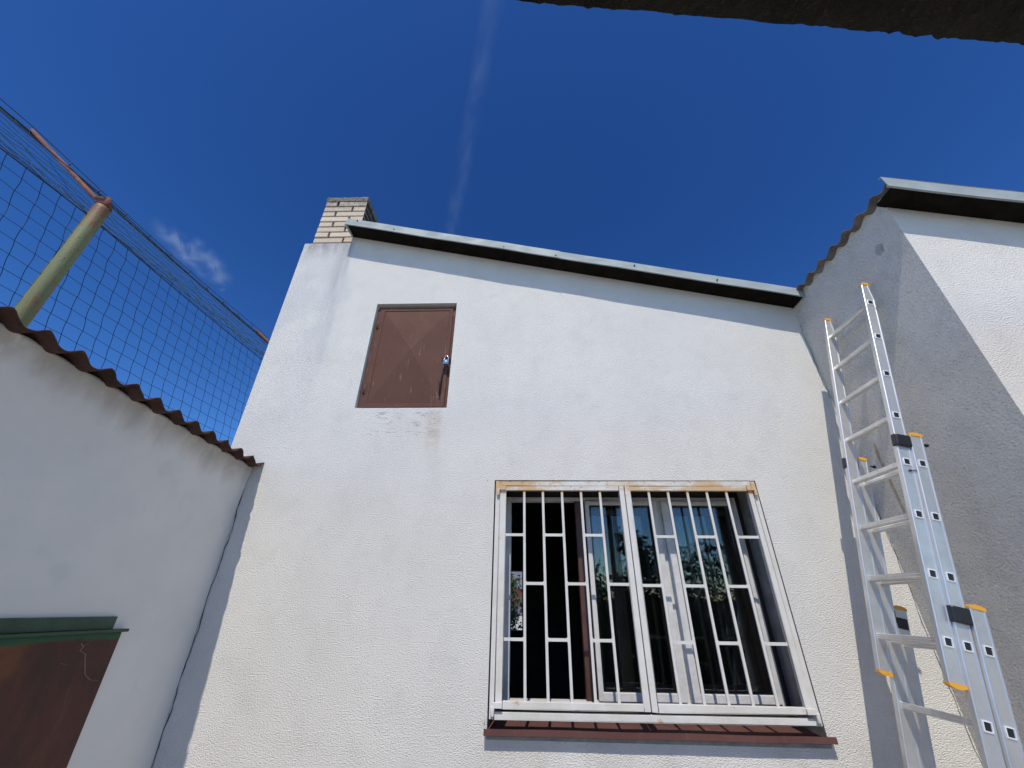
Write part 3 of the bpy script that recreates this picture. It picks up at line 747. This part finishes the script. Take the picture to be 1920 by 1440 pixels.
for i in range(0, ny+2):
    for k in range(nrow):
        a_, b_ = netp(i, k), netp(i, k+1); q_ = Vector((0, 0.0025*(1 if k % 2 else -1), 0))
        strand(mb, [a_, a_.lerp(b_, 0.3)+q_, a_.lerp(b_, 0.7)+q_*0.6, b_], 0.0018)
part(fen, 'netting', mb, M['net'])
mb = MB(); ns = 11
def stp(i, k):
    t = k/ns; y = Ya + i*cell
    p = W2(y).lerp(W1(y), t); s_ = 0.05*math.sin(math.pi*t)
    return p + Vector((jit(i, k, 0.02), jit(i+3, k, 0.02), -s_ + 0.022*mnoise.noise(Vector((i*0.55, k*0.9, 3)))))
for i in range(ny+1):
    for k in range(ns): strand(mb, [stp(i, k), stp(i, k+1)], 0.0018)
for k in range(ns+1):
    for i in range(ny): strand(mb, [stp(i, k), stp(i+1, k)], 0.0018)
part(fen, 'overhang_netting', mb, M['strip_net'])
for nm, fn, r, dz in (('top_wire', W1, 0.0075, 0), ('lower_wire', W2, 0.004, 0), ('guide_wire', lambda y: W1(y)+Vector((0, 0, 0.06)), 0.003, 0), ('guide_wire', lambda y: Vector((fx(y), y, 2.29)), 0.003, 0)):
    m_ = MB(); pts = []
    for i in range(60):
        y = Ya + (Yb-Ya)*i/59; u = ((y-1.64)/2.52) % 1.0
        pts.append(fn(y) + Vector((0, 0, -0.035*math.sin(math.pi*u) if nm != 'top_wire' else -0.02*math.sin(math.pi*u))))
    m_.tube(pts, r, 6, caps=False)
    part(fen, nm, m_, M['wire'])
for i in range(14):
    y = 1.9 + i*0.24; p = W1(y)
    m_ = MB(); m_.tube([p+Vector((0.0, 0, -0.02)), p+Vector((0.01, 0.004, 0.035)), p+Vector((-0.01, 0.0, 0.06))], 0.004, 5); part(fen, 'wire_tie', m_, M['wire'])

# ------------------------------------------------------------------ three-part aluminium ladder
K = 1.0152
TH = 0.22784; AX = Vector((-math.sin(TH), 0, -math.cos(TH))); NX = Vector((math.cos(TH), 0, -math.sin(TH)))
P0 = Vector((2.2886*K, 0, 1.80512*K)); SP = 0.28*K
lad = thing('extension_ladder', 'three part aluminium extension ladder leaning against the right wing', 'ladder', (1.42, 2.4, G))
def L(t, n, y): return P0 + AX*t + NX*n + Vector((0, y, 0))
HWD = 0.0335
TK = 0.024
secs = [(-0.16*K, 2.12*K, 0.0, 2.202, 2.596, 0), (0.955*K, 3.24*K, 0.067, 2.190, 2.606, 4), (1.795*K, 4.075*K, 0.136, 2.176, 2.616, 7)]
sock = None
for si, (ta, tb, n0, yn, yf, k0) in enumerate(secs):
    rails = []
    for side, y0 in ((-1, yn), (1, yf)):
        yo, yi = (y0, y0+TK)                               # near rail: outer face at y0; far rail: inner face at y0
        lip = 0.0028; taper = 0.020 if si == 0 else 0.0
        def prof(t, cut, yo=yo, yi=yi):
            a, b = -HWD, HWD - cut
            pts = [(a, yo-lip*0), (a+0.004, yo-lip), (a+0.009, yo-lip), (a+0.011, yo), (b-0.011, yo), (b-0.009, yo-lip), (b-0.004, yo-lip), (b, yo), (b, yi), (a, yi)]
            return [L(t, n0+p, q) for p, q in pts]
        m_ = MB(); ts = [ta, ta+0.02*K, ta+0.13*K, tb-0.02, tb]
        cuts = [taper, taper*0.95, 0, 0, 0]
        m_.loft([prof(t, c) for t, c in zip(ts, cuts)])
        ra = part(lad, 'rail', m_, M['alu'], bevel=0.001)
        rails.append(ra)
        for t, s_ in ((ta, -1), (tb, 1)):                  # yellow end caps, domed
            m_ = MB(); dome = []
            b = HWD - (taper if s_ < 0 else 0)
            for q in range(11):
                u = q/10; nn = -HWD-0.002 + (b+HWD+0.004)*u
                dome.append((nn, s_*(0.004 + 0.010*math.sin(math.pi*u)**0.7)))
            dome = [(-HWD-0.002, -s_*0.006)] + dome + [(b+0.002, -s_*0.006)]
            m_.loft([[L(t+q, n0+p, yo-0.004) for p, q in dome], [L(t+q, n0+p, yi+0.002) for p, q in dome]])
            part(ra, 'end_cap', m_, M['yellow_plastic'])
    ra = rails[0]
    for j in range(8):
        t = (k0+j)*SP
        m_ = MB(); cs = []                                 # ribbed rung, rounded square
        for q in range(20):
            a = 2*math.pi*q/20; ca, sa = math.cos(a), math.sin(a)
            rr = 0.0150/(abs(ca)**5+abs(sa)**5)**(1/5) * (1 - 0.07*(q % 2))
            cs.append((rr*ca, rr*sa))
        m_.loft([[L(t+q, n0+p, yn+TK-0.002) for p, q in cs], [L(t+q, n0+p, yf+0.003) for p, q in cs]])
        part(lad, 'rung', m_, M['alu'])
        m_ = MB()                                          # flared rung end; a black face paints the dark of its open core
        def sq(r_, yy, sk=0.18): return [L(t+q*r_*1.0, n0+p*r_*0.9, yy) for p, q in ((-1, -1), (0, -1.04), (1, -1), (1.04, 0), (1, 1), (0, 1.04), (-1, 1), (-1.04, 0))]
        m_.loft([sq(0.0188, yn+0.001), sq(0.0198, yn-0.0045), sq(0.0150, yn-0.005), sq(0.0142, yn-0.0005)], True, False, 0)
        m_.face(sq(0.0146, yn-0.0012), 1)
        part(ra, 'rung_socket', m_, [M['rim'], M['black_plastic']])
    if si > 0:                                             # black guide brackets hold the section in front
        pn0 = secs[si-1][2]; pyn, pyf = secs[si-1][3], secs[si-1][4]
        for side, yy, rr_ in ((-1, pyn, rails[0]), (1, pyf, rails[1])):
            m_ = MB(); tc = ta + 0.045
            ya_, yb_ = (yy-0.014, yy+0.020) if side < 0 else (yy+0.005, yy+TK+0.012)
            C_ = [(-0.040, ya_+0.006), (-0.030, ya_), (0.034, ya_), (0.044, ya_+0.006), (0.044, yb_), (-0.040, yb_)]
            m_.loft([[L(tc-0.034, pn0+p, q) for p, q in C_], [L(tc-0.028, pn0+p*1.02, q-0.002) for p, q in C_], [L(tc+0.028, pn0+p*1.02, q-0.002) for p, q in C_], [L(tc+0.034, pn0+p, q) for p, q in C_]])
            part(rr_, 'guide_bracket', m_, M['black_plastic'], bevel=0.003)
        if si == 1:
            for yy, rr_ in ((yn, rails[0]), (yf-0.03, rails[1])):
                m_ = MB(); c = L(ta+0.048, n0+HWD+0.010, yy+0.006)
                m_.tube([c-NX*0.016, c+NX*0.004], 0.005, 8); m_.tube([c, c+NX*0.008, c+NX*0.016], [0.008, 0.011, 0.006], 10)
                part(rr_, 'locking_knob', m_, M['black_plastic'])
    if si == 0:
        m_ = MB(); c = L(4.18*SP, n0+0.004, yn-0.006)
        m_.tube([c, c+NX*0.040+AX*(-0.012)], 0.0022, 6); m_.tube([c-NX*0.004, c+NX*0.004], 0.006, 8)
        part(rails[0], 'locking_pin', m_, M['black_plastic'])
# spreader plate on the third section's far rail
m_ = MB(); y_ = secs[2][4]-0.002
m_.box(0, 1, 0, 1, 0, 1)
m_.v = [tuple(L(1.842*K + 0.052*c, 0.136-0.026+0.05*a, y_-0.004*b-0.001)) for a, b, c in m_.v]
part(lad, 'latch_plate', m_, M['black_plastic'])

# ------------------------------------------------------------------ canopy slab over the lens
CZ = 1.38; sc = CZ
can = thing('canopy', 'dark rough concrete canopy edge overhead at the upper right', 'canopy', (1.4, -0.4, G))
bm = bmesh.new()
nx, nyc = 420, 22
ex = lambda x: sc*0.315 + (x + sc*0.091)*0.0955
V = []
for i in range(nx+1):
    x = -1.7 + 5.5*i/nx; col_ = []
    for j in range(nyc+1):
        u = (j/nyc)**1.8; y = ex(x) - u*0.62
        rag = 0.003*mnoise.noise(Vector((x*5, 0, 0))) + (0.3+abs(mnoise.noise(Vector((x*3.3, 8, 0))))*2.2)*(0.004*mnoise.noise(Vector((x*43, 2, 0))) + 0.004*mnoise.noise(Vector((x*97, 5, 0))) + 0.012*max(0, mnoise.noise(Vector((x*61, 9, 0)))-0.25))
        edge = math.exp(-u*14)
        z = CZ + 0.028*math.exp(-u*16) * (0.8+0.4*mnoise.noise(Vector((x*6, 3, 0)))) + 0.006*mnoise.noise(Vector((x*14, y*14, 0))) + 0.003*mnoise.noise(Vector((x*50, y*50, 1)))
        col_.append(bm.verts.new((x, y+rag*edge, z)))
    V.append(col_)
for i in range(nx):
    for j in range(nyc):
        f = bm.faces.new((V[i][j], V[i+1][j], V[i+1][j+1], V[i][j+1])); f.smooth = True
T0 = [bm.verts.new((c[0].co.x, c[0].co.y-0.012, CZ+0.2)) for c in V]; T1 = [bm.verts.new((c[-1].co.x, c[-1].co.y, CZ+0.2)) for c in V]
for i in range(nx):
    bm.faces.new((V[i][0], T0[i], T0[i+1], V[i+1][0])); bm.faces.new((V[i][-1], V[i+1][-1], T1[i+1], T1[i])); bm.faces.new((T0[i], T1[i], T1[i+1], T0[i+1]))
for k in (0, nx): bm.faces.new([*V[k], T1[k], T0[k]])
bmesh.ops.recalc_face_normals(bm, faces=bm.faces)
bmesh.ops.translate(bm, verts=bm.verts, vec=-root_of(can))
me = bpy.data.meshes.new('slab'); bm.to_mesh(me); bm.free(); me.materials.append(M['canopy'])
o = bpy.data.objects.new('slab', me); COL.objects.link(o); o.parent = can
for x in (-1.55, 3.6):
    m_ = MB(); m_.box(x-0.09, x+0.09, ex(x)-0.45, ex(x)-0.27, G, CZ+0.02); part(can, 'column', m_, M['canopy'])

# ------------------------------------------------------------------ planting: bush behind the house, trees behind the lens (seen in the glass)
def leaf_cloud(n, fn, size, seed):
    rnd = random.Random(seed); v = []; f = []
    for i in range(n):
        c = fn(rnd); a = Vector((rnd.gauss(0, 1), rnd.gauss(0, 1), rnd.gauss(0, 1))).normalized(); b = a.cross(Vector((rnd.gauss(0, 1), rnd.gauss(0, 1), rnd.gauss(0, 1)))).normalized()
        s_ = size*rnd.uniform(0.6, 1.3); k = len(v)
        v += [c-a*s_, c+b*s_*0.45, c+a*s_, c-b*s_*0.45]; f.append((k, k+1, k+2, k+3))
    m_ = MB(); m_.v = [tuple(p) for p in v]; m_.f = f; m_.mi = [0]*n; m_.sm = [False]*n; return m_
def tree(x, y, h, r, label, seed, cone, name='garden_tree', group='trees behind the canopy'):
    t = thing(name, label, 'tree', (x, y, G), group); rnd = random.Random(seed)
    m_ = MB(); m_.tube([(x, y, G), (x+.05, y, G+h*.4), (x, y, G+h*.85)], [0.10, 0.07, 0.02], 8)
    cl = []
    for i in range(22):
        u = rnd.random(); z = G + h*(0.25+0.75*u); rad = r*(1-u*0.9 if cone else math.sqrt(max(0.05, 1-(2*u-1)**2)))
        a = rnd.random()*6.28; cl.append((Vector((x+rad*0.7*math.cos(a), y+rad*0.7*math.sin(a), z)), r*(0.25 if cone else 0.4)))
        m_.tube([(x, y, z-0.2*r), cl[-1][0]], [0.025, 0.008], 5)
    part(t, 'trunk', m_, M['bark'])
    def fn(q):
        c, s_ = cl[q.randrange(len(cl))]; return c + Vector((q.gauss(0, s_*.6), q.gauss(0, s_*.6), q.gauss(0, s_*.6)))
    part(t, 'crown', leaf_cloud(2600, fn, 0.10, seed), M['leaf'], kind='stuff')
tree(1.2, -7.5, 3.4, 1.3, 'round leafy tree mirrored low in the window', 3, False)
tree(3.6, -8.5, 4.4, 1.3, 'tall pointed tree mirrored in the right window sash', 5, True)
tree(5.8, -8.0, 3.6, 1.4, 'broad bush-like tree mirrored at the edge of the glass', 8, False)
tree(-1.2, -8.8, 3.4, 1.5, 'low spreading tree mirrored left of the grille centre', 11, False)
he = thing('added_hedge', 'dark clipped row added out of view to darken the lower window reflection', 'added_hedge', (2, -10.0, G))
m_ = MB(); m_.box(-7, 11, -10.4, -9.8, G, 0.35); part(he, 'core_box', m_, M['bark'])  # row put in out of view so the lower glass reflects dark
part(he, 'foliage', leaf_cloud(9000, lambda q: Vector((q.uniform(-7.2, 11.2), -10.0+q.gauss(0, .28), q.uniform(G, 0.75) + 0.25*math.sin(q.random()*6))), 0.12, 31), M['leaf'], kind='stuff')
bu = thing('climbing_bush', 'bright green leafy bush seen through the dark room', 'bush', (-0.36, 9.0, G))
m_ = MB(); m_.tube([(-0.36, 9.0, G), (-0.34, 9.0, 0.3)], 0.03, 6); part(bu, 'stem', m_, M['bark'])
part(bu, 'foliage', leaf_cloud(2600, lambda q: Vector((-0.40+q.gauss(0, .12), 9.0+q.gauss(0, .15), q.uniform(G, 0.62))), 0.055, 21), M['leaf'], kind='stuff')
fh = thing('far_house', 'small orange rendered house glimpsed through the rear opening', 'house', (0.5, 16.0, G))
m_ = MB(); m_.box(-3, 4, 16, 20, G, 0.62); part(fh, 'wall', m_, M['orange_wall'])
m_ = MB(); m_.loft([[(-3.3, 15.6, 0.62), (4.3, 15.6, 0.62), (4.3, 20.4, 0.62), (-3.3, 20.4, 0.62)], [(-3.3, 17.9, 2.3), (4.3, 17.9, 2.3), (4.3, 18.1, 2.3), (-3.3, 18.1, 2.3)]]); part(fh, 'roof', m_, M['far_roof'])
m_ = MB(); m_.box(-0.7, 0.4, 15.96, 16.0, -0.42, 0.10); part(fh, 'window', m_, M['far_roof'])
bw = thing('block_wall', 'low white block garden wall glimpsed through the rear opening', 'wall', (0, 12, G))
m_ = MB(); m_.box(-3, 3, 12.01, 12.2, G, -0.14); part(bw, 'core', m_, M['mortar'])
b0 = None
for k in range(5):
    for i in range(6):
        if b0 is None:
            m_ = MB(); m_.box(-0.6, -0.31, 11.99, 12.05, -0.30, -0.155); b0 = part(bw, 'block', m_, M['white_block'])
        else: inst(bw, b0, (i*0.30 - (k % 2)*0.15 - 0.3, 0, -k*0.155))

# ------------------------------------------------------------------ contrail and a wisp of cloud, thin ice clouds high above
def ice(name, dens, scale, stretch, edge, seedoff):
    m = bpy.data.materials.new(name); m.use_nodes = True; t = m.node_tree
    t.nodes.remove(t.nodes['Principled BSDF']); out = t.nodes['Material Output']
    pv = t.nodes.new('ShaderNodeVolumePrincipled'); pv.inputs['Color'].default_value = (0.82, 0.93, 1, 1); pv.inputs['Anisotropy'].default_value = 0.2
    tc = t.nodes.new('ShaderNodeTexCoord'); mp = t.nodes.new('ShaderNodeMapping'); mp.inputs['Scale'].default_value = stretch; mp.inputs['Location'].default_value = seedoff
    t.links.new(tc.outputs['Object'], mp.inputs[0])
    nz_ = t.nodes.new('ShaderNodeTexNoise'); nz_.inputs['Scale'].default_value = scale; nz_.inputs['Detail'].default_value = 5; nz_.inputs['Roughness'].default_value = 0.62; nz_.inputs['Distortion'].default_value = 0.6
    t.links.new(mp.outputs[0], nz_.inputs['Vector'])
    mr = t.nodes.new('ShaderNodeMapRange'); mr.interpolation_type = 'SMOOTHSTEP'; mr.inputs[1].default_value = edge[0]; mr.inputs[2].default_value = edge[1]
    t.links.new(nz_.outputs[0], mr.inputs[0])
    ln = t.nodes.new('ShaderNodeVectorMath'); ln.operation = 'LENGTH'
    return m, t, pv, tc, mr, ln, out
def m2(t, op, a, b):
    n = t.nodes.new('ShaderNodeMath'); n.operation = op
    for i, v in enumerate((a, b)):
        if isinstance(v, bpy.types.NodeSocket): t.links.new(v, n.inputs[i])
        else: n.inputs[i].default_value = v
    return n.outputs[0]
ALT = 300.0
def at_alt(d): d = Vector(d); return d*(ALT/d.z)
def sky_volume(name, label, cat, A, B, rad, dens, scale, stretch, edge, seedoff, axial):
    A = Vector(A); B = Vector(B); ax_ = (B-A); ln_ = ax_.length; q = ax_.to_track_quat('X', 'Z')
    m, t, pv, tc, mr, ln, out = ice(name+'_ice', dens, scale, stretch, edge, seedoff)
    sp_ = t.nodes.new('ShaderNodeSeparateXYZ'); t.links.new(tc.outputs['Object'], sp_.inputs[0])
    if axial: rr_ = m2(t, 'DIVIDE', m2(t, 'SQRT', m2(t, 'ADD', m2(t, 'MULTIPLY', sp_.outputs[1], sp_.outputs[1]), m2(t, 'MULTIPLY', sp_.outputs[2], sp_.outputs[2])), 0), rad)
    else:
        x2 = m2(t, 'POWER', m2(t, 'ABSOLUTE', m2(t, 'DIVIDE', sp_.outputs[0], ln_/2), 0), 2.0); y2 = m2(t, 'POWER', m2(t, 'ABSOLUTE', m2(t, 'DIVIDE', sp_.outputs[1], rad), 0), 2.0); z2 = m2(t, 'POWER', m2(t, 'ABSOLUTE', m2(t, 'DIVIDE', sp_.outputs[2], rad*0.4), 0), 2.0)
        rr_ = m2(t, 'SQRT', m2(t, 'ADD', m2(t, 'ADD', x2, y2), z2), 0)
    fall = t.nodes.new('ShaderNodeMapRange'); fall.interpolation_type = 'SMOOTHSTEP'
    t.links.new(rr_, fall.inputs[0]); fall.inputs[1].default_value = 1.0; fall.inputs[2].default_value = 0.05; fall.inputs[3].default_value = 0; fall.inputs[4].default_value = 1
    t.links.new(m2(t, 'MULTIPLY', m2(t, 'MULTIPLY', fall.outputs[0], mr.outputs[0]), dens), pv.inputs['Density'])
    t.links.new(pv.outputs[0], out.inputs['Volume'])
    mb = MB()
    if axial: mb.tube([(-ln_/2, 0, 0), (ln_/2, 0, 0)], rad, 20)
    else:
        rings = []
        for i in range(1, 12):
            a = math.pi*i/12; rings.append([(-ln_/2*math.cos(a), rad*math.sin(a)*math.cos(2*math.pi*k/16), 0.4*rad*math.sin(a)*math.sin(2*math.pi*k/16)) for k in range(16)])
        mb.loft(rings)
    o = bpy.data.objects.new(name, mb.mesh(name, m)); COL.objects.link(o)
    o.location = (A+B)/2; o.rotation_mode = 'QUATERNION'; o.rotation_quaternion = q
    o['label'] = label; o['category'] = cat
    return o
sky_volume('contrail', 'faint white contrail rising straight up the blue sky', 'contrail', at_alt((-0.177, 0.660, 0.730)), at_alt((-0.020, 0.200, 0.98)), 9.5, 0.0085, 0.09, (0.45, 1.0, 1.0), (0.34, 0.80), (0, 0, 0), True)
sky_volume('wispy_cloud', 'small ragged white cloud beside the net fence', 'cloud', at_alt((-0.655, 0.455, 0.602)), at_alt((-0.585, 0.598, 0.548)), 26, 0.085, 0.045, (1.0, 1.2, 1.2), (0.42, 0.74), (3, 1, 4), False)
sky_volume('wispy_cloud', 'tiny white cloud puff low by the house edge', 'cloud', at_alt((-0.600, 0.585, 0.546)), at_alt((-0.592, 0.596, 0.542)), 6, 0.05, 0.12, (1, 1, 1), (0.35, 0.65), (1, 2, 3), False)
